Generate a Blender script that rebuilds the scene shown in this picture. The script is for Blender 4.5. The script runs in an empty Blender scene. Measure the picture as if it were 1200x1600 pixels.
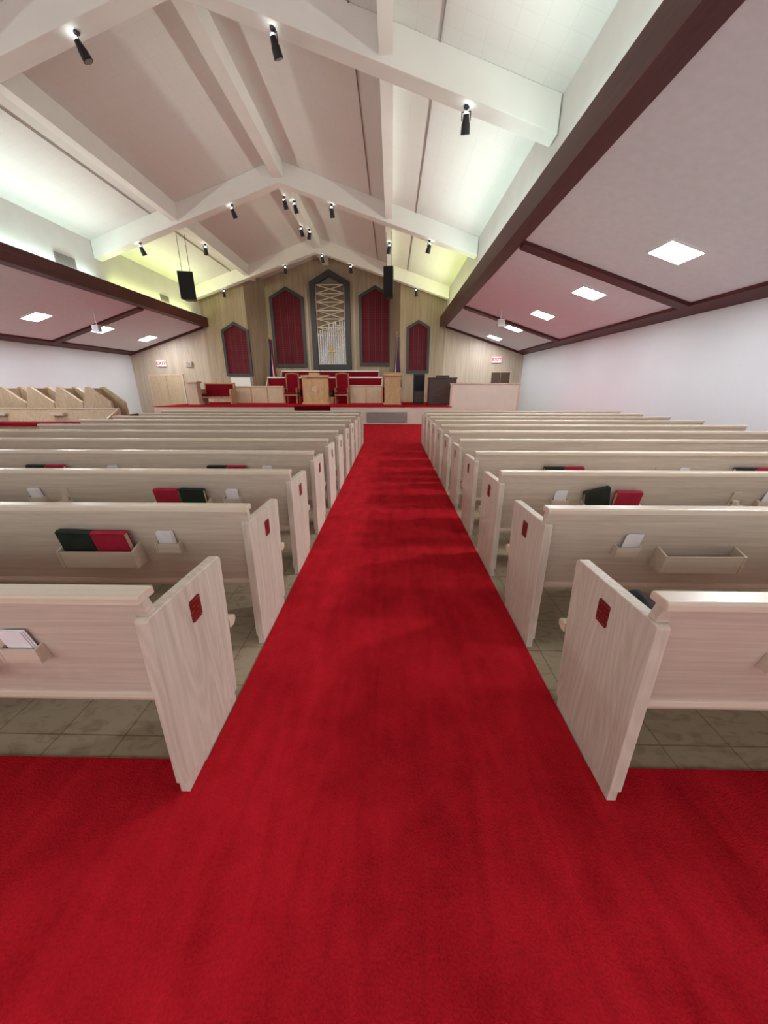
import bpy, bmesh, math, random
from mathutils import Vector, Matrix
random.seed(4)
S = bpy.context.scene
C = S.collection
PI = math.pi
R = math.radians
S.view_settings.view_transform = 'Standard'
S.view_settings.exposure = 0.2

# ------------------------------------------------------------------ camera
H = 1.5
F = 566.7
PITCH = math.atan(197 / F)
YAW = 0.02
cd = bpy.data.cameras.new('camera')
cam = bpy.data.objects.new('camera', cd)
C.objects.link(cam)
cd.sensor_fit = 'VERTICAL'
cd.sensor_height = 36
cd.lens = F / 1600 * 36
cd.clip_start = 0.02
cam.location = (0, 0, H)
cam.rotation_euler = (PI / 2 - PITCH, 0, YAW)
S.camera = cam


def ray(u, v):
    c, s = math.cos(PITCH), math.sin(PITCH)
    dx = u - 600
    dz = (800 - v) * c - F * s
    dy = (800 - v) * s + F * c
    return Vector((dx * math.cos(YAW) - dy * math.sin(YAW), dx * math.sin(YAW) + dy * math.cos(YAW), dz))


def atY(u, v, Y):
    d = ray(u, v)
    t = Y / d.y
    return Vector((d.x * t, Y, H + d.z * t))


# ------------------------------------------------------------------ materials
def nm(name):
    m = bpy.data.materials.new(name)
    m.use_nodes = True
    nt = m.node_tree
    b = nt.nodes['Principled BSDF']
    return m, nt, b


def node(nt, t, **kw):
    n = nt.nodes.new(t)
    for k, v in kw.items():
        if k in n.inputs:
            n.inputs[k].default_value = v
        else:
            setattr(n, k, v)
    return n


def ramp(nt, stops):
    n = nt.nodes.new('ShaderNodeValToRGB')
    el = n.color_ramp.elements
    while len(el) < len(stops):
        el.new(0.5)
    for e, (p, c) in zip(el, stops):
        e.position = p
        e.color = (c[0], c[1], c[2], 1)
    return n


def coords(nt, scale=(1, 1, 1), rnd=True):
    tc = node(nt, 'ShaderNodeTexCoord')
    src = tc.outputs['Object']
    if rnd:
        oi = node(nt, 'ShaderNodeObjectInfo')
        mu = node(nt, 'ShaderNodeMath', operation='MULTIPLY')
        mu.inputs[1].default_value = 37.0
        nt.links.new(oi.outputs['Random'], mu.inputs[0])
        ad = node(nt, 'ShaderNodeVectorMath', operation='ADD')
        nt.links.new(src, ad.inputs[0])
        nt.links.new(mu.outputs[0], ad.inputs[1])
        src = ad.outputs[0]
    mp = node(nt, 'ShaderNodeMapping')
    mp.inputs['Scale'].default_value = scale
    nt.links.new(src, mp.inputs['Vector'])
    return mp.outputs['Vector']


def plain(name, col, rough=0.5, metal=0.0, spec=0.4, var=0.08, scale=6.0):
    m, nt, b = nm(name)
    v = coords(nt)
    n = node(nt, 'ShaderNodeTexNoise', Scale=scale, Detail=3.0)
    nt.links.new(v, n.inputs['Vector'])
    r = ramp(nt, [(0.3, [c * (1 - var) for c in col]), (0.7, [min(1, c * (1 + var)) for c in col])])
    nt.links.new(n.outputs['Fac'], r.inputs['Fac'])
    nt.links.new(r.outputs['Color'], b.inputs['Base Color'])
    b.inputs['Roughness'].default_value = rough
    b.inputs['Metallic'].default_value = metal
    b.inputs['Specular IOR Level'].default_value = spec
    return m


def plaque_mat(name):
    """maroon plate with faint lighter engraved lines"""
    m, nt, b = nm(name)
    tc = node(nt, 'ShaderNodeTexCoord')
    sp_ = node(nt, 'ShaderNodeSeparateXYZ')
    nt.links.new(tc.outputs['Object'], sp_.inputs[0])
    mu = node(nt, 'ShaderNodeMath', operation='MULTIPLY')
    mu.inputs[1].default_value = 2 * PI / 0.019
    nt.links.new(sp_.outputs['Z'], mu.inputs[0])
    si = node(nt, 'ShaderNodeMath', operation='SINE')
    nt.links.new(mu.outputs[0], si.inputs[0])
    gt = node(nt, 'ShaderNodeMath', operation='GREATER_THAN')
    gt.inputs[1].default_value = 0.45
    nt.links.new(si.outputs[0], gt.inputs[0])
    mp = node(nt, 'ShaderNodeMapping')
    mp.inputs['Scale'].default_value = (1, 210, 40)
    nt.links.new(tc.outputs['Object'], mp.inputs['Vector'])
    n = node(nt, 'ShaderNodeTexNoise', Scale=1.0, Detail=1.0)
    nt.links.new(mp.outputs[0], n.inputs['Vector'])
    g2 = node(nt, 'ShaderNodeMath', operation='GREATER_THAN')
    g2.inputs[1].default_value = 0.52
    nt.links.new(n.outputs['Fac'], g2.inputs[0])
    pr = node(nt, 'ShaderNodeMath', operation='MULTIPLY')
    nt.links.new(gt.outputs[0], pr.inputs[0])
    nt.links.new(g2.outputs[0], pr.inputs[1])
    r = ramp(nt, [(0.0, (0.14, 0.008, 0.008)), (1.0, (0.30, 0.09, 0.08))])
    nt.links.new(pr.outputs[0], r.inputs['Fac'])
    nt.links.new(r.outputs[0], b.inputs['Base Color'])
    b.inputs['Roughness'].default_value = 0.3
    return m


def emis(name, col, strength):
    m, nt, b = nm(name)
    b.inputs['Base Color'].default_value = (*col, 1)
    b.inputs['Emission Color'].default_value = (*col, 1)
    b.inputs['Emission Strength'].default_value = strength
    return m


def wood(name, c1, c2, grain, rings, rough=0.38, ringmix=0.35):
    """grain: stretched fine noise scale; rings: low noise scale for contour figure"""
    m, nt, b = nm(name)
    v = coords(nt, grain)
    n = node(nt, 'ShaderNodeTexNoise', Scale=1.0, Detail=5.0, Roughness=0.6)
    nt.links.new(v, n.inputs['Vector'])
    v2 = coords(nt, rings)
    n2 = node(nt, 'ShaderNodeTexNoise', Scale=1.0, Detail=1.5, Roughness=0.4)
    nt.links.new(v2, n2.inputs['Vector'])
    mu = node(nt, 'ShaderNodeMath', operation='MULTIPLY')
    mu.inputs[1].default_value = 130.0
    nt.links.new(n2.outputs['Fac'], mu.inputs[0])
    si = node(nt, 'ShaderNodeMath', operation='SINE')
    nt.links.new(mu.outputs[0], si.inputs[0])
    ma = node(nt, 'ShaderNodeMath', operation='MULTIPLY_ADD')
    ma.inputs[1].default_value = 0.5 * ringmix
    nt.links.new(si.outputs[0], ma.inputs[0])
    nt.links.new(n.outputs['Fac'], ma.inputs[2])
    r = ramp(nt, [(0.25, c1), (0.75, c2)])
    nt.links.new(ma.outputs[0], r.inputs['Fac'])
    nt.links.new(r.outputs['Color'], b.inputs['Base Color'])
    b.inputs['Roughness'].default_value = rough
    b.inputs['Specular IOR Level'].default_value = 0.4
    return m


def planks(name, c1, c2, width, rough=0.5):
    m, nt, b = nm(name)
    tc = node(nt, 'ShaderNodeTexCoord')
    sp = node(nt, 'ShaderNodeSeparateXYZ')
    nt.links.new(tc.outputs['Object'], sp.inputs[0])
    a = node(nt, 'ShaderNodeMath', operation='MULTIPLY_ADD')
    a.inputs[1].default_value = 0.8
    nt.links.new(sp.outputs['Y'], a.inputs[0])
    nt.links.new(sp.outputs['X'], a.inputs[2])
    d = node(nt, 'ShaderNodeMath', operation='DIVIDE')
    d.inputs[1].default_value = width
    nt.links.new(a.outputs[0], d.inputs[0])
    fl = node(nt, 'ShaderNodeMath', operation='FLOOR')
    nt.links.new(d.outputs[0], fl.inputs[0])
    fr = node(nt, 'ShaderNodeMath', operation='FRACT')
    nt.links.new(d.outputs[0], fr.inputs[0])
    wn = node(nt, 'ShaderNodeTexWhiteNoise', noise_dimensions='1D')
    nt.links.new(fl.outputs[0], wn.inputs['W'])
    mp = node(nt, 'ShaderNodeMapping')
    mp.inputs['Scale'].default_value = (14, 14, 0.7)
    nt.links.new(tc.outputs['Object'], mp.inputs['Vector'])
    n = node(nt, 'ShaderNodeTexNoise', Scale=1.0, Detail=5.0)
    nt.links.new(mp.outputs[0], n.inputs['Vector'])
    mx = node(nt, 'ShaderNodeMath', operation='MULTIPLY_ADD')
    mx.inputs[1].default_value = 0.2
    nt.links.new(wn.outputs['Value'], mx.inputs[0])
    nt.links.new(n.outputs['Fac'], mx.inputs[2])
    r = ramp(nt, [(0.35, c1), (0.9, c2)])
    nt.links.new(mx.outputs[0], r.inputs['Fac'])
    lt = node(nt, 'ShaderNodeMath', operation='LESS_THAN')
    lt.inputs[1].default_value = 0.04
    nt.links.new(fr.outputs[0], lt.inputs[0])
    mix = node(nt, 'ShaderNodeMixRGB', blend_type='MULTIPLY')
    mix.inputs['Color2'].default_value = (0.82, 0.79, 0.76, 1)
    nt.links.new(lt.outputs[0], mix.inputs['Fac'])
    nt.links.new(r.outputs['Color'], mix.inputs['Color1'])
    nt.links.new(mix.outputs[0], b.inputs['Base Color'])
    b.inputs['Roughness'].default_value = rough
    return m


def carpet_mat(name, c1, c2):
    m, nt, b = nm(name)
    v = coords(nt, rnd=False)
    n = node(nt, 'ShaderNodeTexNoise', Scale=3.6, Detail=9.0, Roughness=0.72, Distortion=0.3)
    nt.links.new(v, n.inputs['Vector'])
    v3 = coords(nt, (10, 1.4, 1), rnd=False)
    n3 = node(nt, 'ShaderNodeTexNoise', Scale=1.0, Detail=3.0, Distortion=1.0)
    nt.links.new(v3, n3.inputs['Vector'])
    n2 = node(nt, 'ShaderNodeTexNoise', Scale=130.0, Detail=2.0)
    nt.links.new(v, n2.inputs['Vector'])
    ad = node(nt, 'ShaderNodeMath', operation='MULTIPLY_ADD')
    ad.inputs[1].default_value = 0.4
    nt.links.new(n2.outputs['Fac'], ad.inputs[0])
    h = node(nt, 'ShaderNodeMath', operation='MULTIPLY')
    h.inputs[1].default_value = 0.7
    nt.links.new(n.outputs['Fac'], h.inputs[0])
    nt.links.new(h.outputs[0], ad.inputs[2])
    ad2 = node(nt, 'ShaderNodeMath', operation='MULTIPLY_ADD')
    ad2.inputs[1].default_value = 0.36
    nt.links.new(n3.outputs['Fac'], ad2.inputs[0])
    nt.links.new(ad.outputs[0], ad2.inputs[2])
    r = ramp(nt, [(0.45, c1), (0.98, c2)])
    nt.links.new(ad2.outputs[0], r.inputs['Fac'])
    nt.links.new(r.outputs['Color'], b.inputs['Base Color'])
    bp = node(nt, 'ShaderNodeBump', Strength=0.5, Distance=0.01)
    nt.links.new(n2.outputs['Fac'], bp.inputs['Height'])
    nt.links.new(bp.outputs[0], b.inputs['Normal'])
    b.inputs['Roughness'].default_value = 1.0
    b.inputs['Specular IOR Level'].default_value = 0.05
    return m


def tile_mat(name, c1, c2, cm, size, mortar=0.01, streak=0.0, rough=0.5):
    m, nt, b = nm(name)
    v = coords(nt, rnd=False)
    br = node(nt, 'ShaderNodeTexBrick', offset=0.0, squash=1.0)
    br.inputs['Scale'].default_value = 1.0
    br.inputs['Brick Width'].default_value = size
    br.inputs['Row Height'].default_value = size
    br.inputs['Mortar Size'].default_value = mortar * size
    br.inputs['Mortar Smooth'].default_value = 0.3
    br.inputs['Color1'].default_value = (*c1, 1)
    br.inputs['Color2'].default_value = (*c2, 1)
    br.inputs['Mortar'].default_value = (*cm, 1)
    nt.links.new(v, br.inputs['Vector'])
    out = br.outputs['Color']
    if streak:
        v2 = coords(nt, (8, 17, 3), rnd=False)
        n = node(nt, 'ShaderNodeTexNoise', Scale=1.0, Detail=7.0, Distortion=1.6)
        nt.links.new(v2, n.inputs['Vector'])
        r = ramp(nt, [(0.30, (0.5, 0.46, 0.42)), (0.50, (1, 1, 1))])
        nt.links.new(n.outputs['Fac'], r.inputs['Fac'])
        mix = node(nt, 'ShaderNodeMixRGB', blend_type='MULTIPLY')
        mix.inputs['Fac'].default_value = streak
        nt.links.new(out, mix.inputs['Color1'])
        nt.links.new(r.outputs[0], mix.inputs['Color2'])
        out = mix.outputs[0]
    nt.links.new(out, b.inputs['Base Color'])
    b.inputs['Roughness'].default_value = rough
    return m


def curtain_mat(name):
    m, nt, b = nm(name)
    v = coords(nt, (9, 9, 9), rnd=False)
    vo = node(nt, 'ShaderNodeTexVoronoi', Scale=1.0)
    vo.inputs['Randomness'].default_value = 0.0
    nt.links.new(v, vo.inputs['Vector'])
    r = ramp(nt, [(0.18, (0.30, 0.09, 0.10)), (0.34, (0.12, 0.004, 0.014))])
    nt.links.new(vo.outputs['Distance'], r.inputs['Fac'])
    nt.links.new(r.outputs[0], b.inputs['Base Color'])
    b.inputs['Roughness'].default_value = 0.9
    return m


M = {}
M['oak_x'] = wood('whitewashed oak lengthwise', (0.505, 0.42, 0.335), (0.655, 0.57, 0.475), (1.6, 42, 42), (0.7, 5, 5), 0.40, 0.08)
M['oak_z'] = wood('whitewashed oak upright', (0.49, 0.415, 0.335), (0.655, 0.58, 0.495), (40, 40, 2.0), (2.5, 4.2, 0.7), 0.42, 0.18)
M['oak_cap'] = wood('whitewashed oak rail', (0.57, 0.47, 0.36), (0.68, 0.58, 0.47), (1.2, 40, 40), (0.5, 5, 5), 0.3, 0.06)
M['plaque'] = plaque_mat('maroon plaque')
M['carpet'] = carpet_mat('red carpet', (0.235, 0.003, 0.007), (0.55, 0.015, 0.026))
M['step_carpet'] = plain('dark red step carpet', (0.10, 0.003, 0.006), 1.0, 0, 0.05, 0.2, 20)
M['stage_carpet'] = carpet_mat('stage carpet', (0.24, 0.003, 0.007), (0.44, 0.009, 0.02))
M['tile'] = tile_mat('brown vinyl tile', (0.34, 0.275, 0.185), (0.375, 0.305, 0.21), (0.20, 0.16, 0.10), 0.3, 0.014, 0.6, 0.4)
M['ceil_side'] = plain('pale mauve plaster', (0.755, 0.755, 0.835), 0.9, 0, 0.1, 0.03, 9)
M['ceil_nave'] = tile_mat('cream ceiling tile', (0.78, 0.76, 0.725), (0.77, 0.75, 0.715), (0.735, 0.715, 0.68), 0.33, 0.02, 0, 0.9)
M['cream'] = plain('cream painted timber', (0.85, 0.83, 0.78), 0.6, 0, 0.3, 0.02, 2)
M['wall'] = tile_mat('white painted block', (0.76, 0.785, 0.83), (0.755, 0.78, 0.825), (0.74, 0.765, 0.81), 0.4, 0.02, 0, 0.8)
M['wallup'] = plain('cream wall', (0.82, 0.81, 0.77), 0.8, 0, 0.2, 0.03, 2)
M['maroon'] = wood('maroon stained timber', (0.055, 0.009, 0.011), (0.105, 0.020, 0.022), (20, 0.8, 20), (3, 0.4, 3), 0.5, 0.1)
M['maroon_x'] = wood('maroon stained cross timber', (0.055, 0.009, 0.011), (0.105, 0.020, 0.022), (0.8, 20, 20), (0.4, 3, 3), 0.5, 0.1)
M['planks'] = planks('honey plank wall', (0.33, 0.25, 0.17), (0.50, 0.395, 0.28), 0.3)
M['planks_pale'] = planks('pale plank wall', (0.42, 0.34, 0.26), (0.575, 0.48, 0.38), 0.25)
M['beige'] = plain('smooth cream panel', (0.645, 0.605, 0.505), 0.6, 0, 0.3, 0.03, 3)
M['brownpanel'] = plain('dark brown panel', (0.09, 0.055, 0.035), 0.5)
M['honey'] = wood('honey oak', (0.40, 0.245, 0.115), (0.56, 0.375, 0.20), (20, 20, 1.5), (3, 3, 0.8), 0.4, 0.2)
M['palewood'] = wood('pale birch', (0.50, 0.39, 0.28), (0.64, 0.52, 0.40), (20, 20, 1.5), (3, 3, 0.8), 0.4, 0.2)
M['tan'] = wood('tan oak', (0.44, 0.32, 0.205), (0.59, 0.455, 0.31), (20, 20, 1.5), (3, 3, 0.8), 0.4, 0.2)
M['brownback'] = plain('bronze backing', (0.20, 0.155, 0.11), 0.6)
M['curtain'] = curtain_mat('red patterned curtain')
M['darkframe'] = plain('dark grey frame', (0.05, 0.048, 0.055), 0.5)
M['redfab'] = plain('red upholstery', (0.19, 0.004, 0.012), 0.9, 0, 0.1, 0.15, 14)
M['black'] = plain('black metal', (0.012, 0.012, 0.014), 0.4)
M['blackcloth'] = plain('black grille', (0.02, 0.02, 0.022), 0.8, 0, 0.2, 0.2, 60)
M['blackbook'] = plain('black green book cloth', (0.014, 0.022, 0.016), 0.5, 0, 0.3, 0.2, 20)
M['redbook'] = plain('red book cloth', (0.38, 0.012, 0.04), 0.5, 0, 0.3, 0.12, 20)
M['pages'] = plain('gilt page edges', (0.62, 0.52, 0.34), 0.6)
M['card'] = plain('white card', (0.82, 0.80, 0.82), 0.7, 0, 0.2, 0.06, 14)
M['white'] = plain('white paint', (0.8, 0.79, 0.77), 0.6, 0, 0.3, 0.03)
M['grey'] = plain('grey metal grille', (0.32, 0.29, 0.28), 0.5, 0.3)
M['greybox'] = plain('light grey plastic', (0.5, 0.49, 0.5), 0.5)
M['gold'] = plain('brass', (0.65, 0.45, 0.16), 0.3, 0.9)
M['palegold'] = plain('pale gold lattice', (0.72, 0.62, 0.46), 0.45, 0.1)
M['silver'] = plain('silvery drape', (0.62, 0.62, 0.64), 0.45, 0.15, 0.4, 0.25, 18)
M['organ'] = wood('dark walnut', (0.03, 0.014, 0.010), (0.075, 0.035, 0.024), (1.5, 25, 25), (1, 4, 4), 0.35, 0.2)
M['chairwood'] = wood('brown oak', (0.24, 0.13, 0.06), (0.36, 0.22, 0.11), (20, 20, 1.5), (3, 3, 0.8), 0.4, 0.2)
M['blue'] = plain('blue flag cloth', (0.015, 0.022, 0.09), 0.8)
M['leaf'] = plain('leaf green', (0.05, 0.13, 0.03), 0.6, 0, 0.3, 0.3, 20)
M['flagwhite'] = plain('white flag cloth', (0.6, 0.58, 0.57), 0.8)
M['flagred'] = plain('red flag cloth', (0.22, 0.012, 0.02), 0.8)
M['bag'] = plain('dark grey cloth', (0.035, 0.045, 0.05), 0.8, 0, 0.2, 0.3, 25)
M['diffuser'] = emis('lit diffuser', (0.94, 0.97, 1.0), 56.0)
M['bulb'] = emis('lit bulb', (0.90, 1.0, 0.98), 14.0)
M['exit_face'] = emis('exit sign face', (1.0, 0.72, 0.70), 0.5)
M['exit_red'] = emis('exit sign letters', (0.8, 0.0, 0.01), 0.85)


# ------------------------------------------------------------------ mesh helpers
def box(bm, x0, x1, y0, y1, z0, z1, mat4=None):
    vs = [bm.verts.new(p) for p in [(x0, y0, z0), (x1, y0, z0), (x1, y1, z0), (x0, y1, z0), (x0, y0, z1), (x1, y0, z1), (x1, y1, z1), (x0, y1, z1)]]
    for f in [(0, 3, 2, 1), (4, 5, 6, 7), (0, 1, 5, 4), (1, 2, 6, 5), (2, 3, 7, 6), (3, 0, 4, 7)]:
        bm.faces.new([vs[i] for i in f])
    if mat4:
        bmesh.ops.transform(bm, matrix=mat4, verts=vs)
    return vs


def prism(bm, pts, axis, a, b):
    def P(p, t):
        if axis == 'x':
            return (t, p[0], p[1])
        if axis == 'y':
            return (p[0], t, p[1])
        return (p[0], p[1], t)
    A = [bm.verts.new(P(p, a)) for p in pts]
    B = [bm.verts.new(P(p, b)) for p in pts]
    bm.faces.new(A)
    bm.faces.new(list(reversed(B)))
    n = len(pts)
    for i in range(n):
        bm.faces.new([A[i], B[i], B[(i + 1) % n], A[(i + 1) % n]])
    return A + B


def tube(bm, p0, p1, r0, r1=None, n=12):
    r1 = r0 if r1 is None else r1
    p0, p1 = Vector(p0), Vector(p1)
    d = (p1 - p0).normalized()
    q = d.to_track_quat('Z', 'Y')
    A, B = [], []
    for i in range(n):
        a = 2 * PI * i / n
        o = q @ Vector((math.cos(a), math.sin(a), 0))
        A.append(bm.verts.new(p0 + o * r0))
        B.append(bm.verts.new(p1 + o * r1))
    for i in range(n):
        bm.faces.new([A[i], A[(i + 1) % n], B[(i + 1) % n], B[i]])
    bm.faces.new(list(reversed(A)))
    bm.faces.new(B)


def ring_frame(bm, outer, inner, y0, y1):
    n = len(outer)
    L = []
    for pts in (outer, inner):
        for y in (y0, y1):
            L.append([bm.verts.new((p[0], y, p[1])) for p in pts])
    o0, o1, i0, i1 = L
    for k in range(n):
        j = (k + 1) % n
        bm.faces.new([o0[k], o0[j], i0[j], i0[k]])
        bm.faces.new([o1[k], i1[k], i1[j], o1[j]])
        bm.faces.new([o0[k], o1[k], o1[j], o0[j]])
        bm.faces.new([i0[k], i0[j], i1[j], i1[k]])


def obj(name, bm, mat, parent=None, bev=0.0, seg=2, smooth=False):
    bmesh.ops.recalc_face_normals(bm, faces=bm.faces[:])
    if bev:
        es = [e for e in bm.edges if len(e.link_faces) == 2 and e.calc_face_angle(0) > 0.5]
        bmesh.ops.bevel(bm, geom=es, offset=bev, segments=seg, affect='EDGES', clamp_overlap=True, profile=0.5)
    me = bpy.data.meshes.new(name)
    bm.to_mesh(me)
    bm.free()
    me.materials.append(mat)
    if smooth:
        for p in me.polygons:
            p.use_smooth = True
    o = bpy.data.objects.new(name, me)
    C.objects.link(o)
    if parent:
        o.parent = parent
    return o


def B():
    return bmesh.new()


def tag(o, label, cat, group=None):
    o['label'] = label
    o['category'] = cat
    if group:
        o['group'] = group
    return o


def thing(name, label, cat, loc=(0, 0, 0), rz=0, group=None):
    o = bpy.data.objects.new(name, None)
    C.objects.link(o)
    o.empty_display_size = 0.1
    o.location = loc
    o.rotation_euler = (0, 0, rz)
    return tag(o, label, cat, group)


def struct(name, bm, mat, label=None, bev=0.0):
    o = obj(name, bm, mat, None, bev)
    o['kind'] = 'structure'
    if label:
        o['label'] = label
    return o


def dup(root, loc=None, rz=None, label=None, group=None):
    r = root.copy()
    C.objects.link(r)
    if loc is not None:
        r.location = loc
    if rz is not None:
        r.rotation_euler = (root.rotation_euler[0], root.rotation_euler[1], rz)
    if label:
        r['label'] = label
    if group:
        r['group'] = group
    for ch in list(root.children):
        c = ch.copy()
        C.objects.link(c)
        c.parent = r
        for g in list(ch.children):
            d = g.copy()
            C.objects.link(d)
            d.parent = c
    return r


def text_obj(name, body, size, loc, mat, parent):
    cu = bpy.data.curves.new(name, 'FONT')
    cu.body = body
    cu.size = size
    cu.extrude = 0.004
    cu.offset = 0.006
    cu.align_x = 'CENTER'
    cu.align_y = 'CENTER'
    t = bpy.data.objects.new('tmp', cu)
    C.objects.link(t)
    dg = bpy.context.evaluated_depsgraph_get()
    me = bpy.data.meshes.new_from_object(t.evaluated_get(dg))
    bpy.data.objects.remove(t)
    me.materials.clear()
    me.materials.append(mat)
    o = bpy.data.objects.new(name, me)
    C.objects.link(o)
    o.parent = parent
    o.location = loc
    o.rotation_euler = (PI / 2, 0, 0)
    return o


# ------------------------------------------------------------------ room shell
XC = -3.4
HW = 10.05      # half width to the side walls
HU = 6.05       # half width of raised nave
HF = 5.75       # fascia inner face
ZB = 4.3
ZW = 3.05
YB = 20.0
Y0 = -4.0
YD = 21.5       # back of the chancel recess


def zside(s):
    return ZB - (ZB - ZW) * (s - HU) / (HW - HU)


def zroof(s):
    return 7.75 - 0.322 * abs(s)


XAL, XAR = -.77, .825
b = B(); box(b, XC - HW - .1, XC + HW + .1, Y0 - .1, YD + .2, -.12, 0)
struct('floor', b, M['tile'], 'brown vinyl tile floor under the pews')
b = B()
T = 0.007
TY = 1.09
box(b, XC - HW, XC + HW, Y0, TY, 0, T)
box(b, XAL, XAR, TY, 10.35, 0, T)
box(b, XC - HW, XC + HW, 10.35, 15.35, 0, T)
box(b, -7.4, -6.08, TY, 10.35, 0, T)
box(b, 5.88, XC + HW, TY, 10.35, 0, T)
struct('carpet', b, M['carpet'], 'red carpet of the aisles and the rear of the room')
b = B(); box(b, XC + HW, XC + HW + .1, Y0 - .1, YB + .1, 0, ZW + .1)
struct('wall_right', b, M['wall'], 'white painted block wall on the right')
b = B(); box(b, XC - HW - .1, XC - HW, Y0 - .1, YB + .1, 0, ZW + .1)
struct('wall_left', b, M['wall'], 'white painted block wall on the left')
b = B(); box(b, XC - HW - .1, XC + HW + .1, Y0 - .1, Y0, 0, 8)
struct('wall_back', b, M['wall'], 'wall behind the camera')
for i, sg in enumerate((-1, 1)):
    b = B(); box(b, XC + sg * HU, XC + sg * (HU + .1), Y0, YB + .1, ZB, zroof(HU) + .15)
    struct('wall_upper_left' if sg < 0 else 'wall_upper_right', b, M['wallup'], 'cream upper wall above the %s dark beam' % ('left' if sg < 0 else 'right'))
    b = B()
    prism(b, [(XC + sg * HU, zside(HU)), (XC + sg * (HW + .05), zside(HW + .05)), (XC + sg * (HW + .05), zside(HW + .05) + .1), (XC + sg * HU, zside(HU) + .1)], 'y', Y0, YB)
    struct('ceiling', b, M['ceil_side'], 'sloping pink white ceiling over the %s side' % ('left' if sg < 0 else 'right'))
    b = B()
    prism(b, [(XC, zroof(0)), (XC + sg * (HU + .1), zroof(HU + .1)), (XC + sg * (HU + .1), zroof(HU + .1) + .1), (XC, zroof(0) + .1)], 'y', Y0, YD + .15)
    struct('ceiling', b, M['ceil_nave'], 'tiled cream ceiling slope on the %s of the ridge' % ('left' if sg < 0 else 'right'))

# front wall with recess
def wallpoly(sg):
    s = [(HW + .05, 0), (3.8, 0), (3.8, zroof(3.8) + .1), (HU + .05, zroof(HU) + .1), (HU + .05, ZB + .05), (HW + .05, zside(HW) + .05)]
    return [(XC + sg * a, z) for a, z in s]
tn = 0
for sg in (-1, 1):
    b = B(); prism(b, wallpoly(sg), 'y', YB, YB + .1)
    struct('wall_front', b, M['planks_pale'] , 'pale plank wall behind the stage, %s side' % ('left' if sg < 0 else 'right'))
    b = B()
    xa, xb_ = XC + sg * (HU - .02), XC + sg * 3.8
    prism(b, [(xa, ZB - 4.3), (xb_, 0), (xb_, zroof(3.8) + .05), (xa, zroof(HU) + .05)], 'y', YB - .04, YB - .002)
    struct('wall_front', b, M['planks'], 'tall honey plank wall beside the recess, %s side' % ('left' if sg < 0 else 'right'))
    b = B()
    prism(b, [(XC + sg * 3.8, YB), (XC + sg * 3.25, YD), (XC + sg * 3.35, YD), (XC + sg * 3.9, YB)], 'z', 0, zroof(3.25) + .2)
    struct('wall_front', b, M['planks'], 'angled plank return of the recess, %s side' % ('left' if sg < 0 else 'right'))
b = B(); prism(b, [(XC - 3.4, 0), (XC + 3.4, 0), (XC + 3.4, zroof(3.4) + .1), (XC, zroof(0) + .1), (XC - 3.4, zroof(3.4) + .1)], 'y', YD, YD + .1)
struct('wall_front', b, M['planks'], 'honey plank wall at the back of the recess')

# dark beams along the nave edges
def trim(bm, mat, label, bev=0):
    global tn
    tn += 1
    return struct('trim_%d' % tn, bm, mat, label, bev)
for sg, nme in ((-1, 'left'), (1, 'right')):
    b = B()
    P = [(HF, ZB - .02), (HU + .03, ZB - .02), (HU + .03, ZB + .06), (HF + .06, ZB + .06), (HF + .06, ZB + .38), (HF, ZB + .38)]
    prism(b, [(XC + sg * a, z) for a, z in P], 'y', Y0, YB - .05)
    trim(b, M['maroon'], 'long maroon beam along the %s edge of the nave' % nme)
    b = B()
    P = [(HW - .36, zside(HW - .36) - .07), (HW - .001, zside(HW) - .07), (HW - .001, zside(HW)), (HW - .36, zside(HW - .36))]
    prism(b, [(XC + sg * a, z) for a, z in P], 'y', Y0, YB - .02)
    trim(b, M['maroon'], 'maroon trim where the %s ceiling meets the wall' % nme)
    for yy, wh in ((2.5, 'rear'), (8.8, 'near'), (15.1, 'far')):
        b = B()
        P = [(HU + .03, zside(HU) - .08), (HW - .36, zside(HW - .36) - .08), (HW - .36, zside(HW - .36)), (HU + .03, zside(HU))]
        prism(b, [(XC + sg * a, z) for a, z in P], 'y', yy, yy + .32)
        trim(b, M['maroon_x'], '%s maroon cross beam on the %s side ceiling' % (wh, nme))
    b = B()
    P = [(HU, zside(HU) - .09), (HW, zside(HW) - .09), (HW, zside(HW)), (HU, zside(HU))]
    prism(b, [(XC + sg * a, z) for a, z in P], 'y', YB - .12, YB - .001)
    trim(b, M['maroon_x'], 'maroon trim along the front end of the %s side ceiling' % nme)

# cream bents
BENTS = [(1.6, 'rear'), (7.7, 'nearest'), (13.45, 'middle'), (19.3, 'farthest')]


def zbent(s):
    return 7.2 - 0.314 * abs(s)
for yy, wh in BENTS:
    b = B()
    e = HU - .02
    prism(b, [(XC - e, zroof(e)), (XC, zroof(0)), (XC + e, zroof(e)), (XC + e, zbent(e)), (XC, zbent(0)), (XC - e, zbent(e))], 'y', yy - .17, yy + .17)
    trim(b, M['cream'], 'cream gabled roof frame, %s one' % wh, 0.012)
for s, wh in ((-3.28, 'left'), (3.28, 'right')):
    b = B(); box(b, XC + s - .11, XC + s + .11, Y0, YB, zroof(s) - .42, zroof(s) + .03)
    trim(b, M['cream'], 'cream roof purlin on the %s slope' % wh)
b = B(); box(b, XC - .15, XC + .15, Y0, YD, zroof(0) - .45, zroof(0) + .02)
trim(b, M['cream'], 'cream ridge beam')
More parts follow.
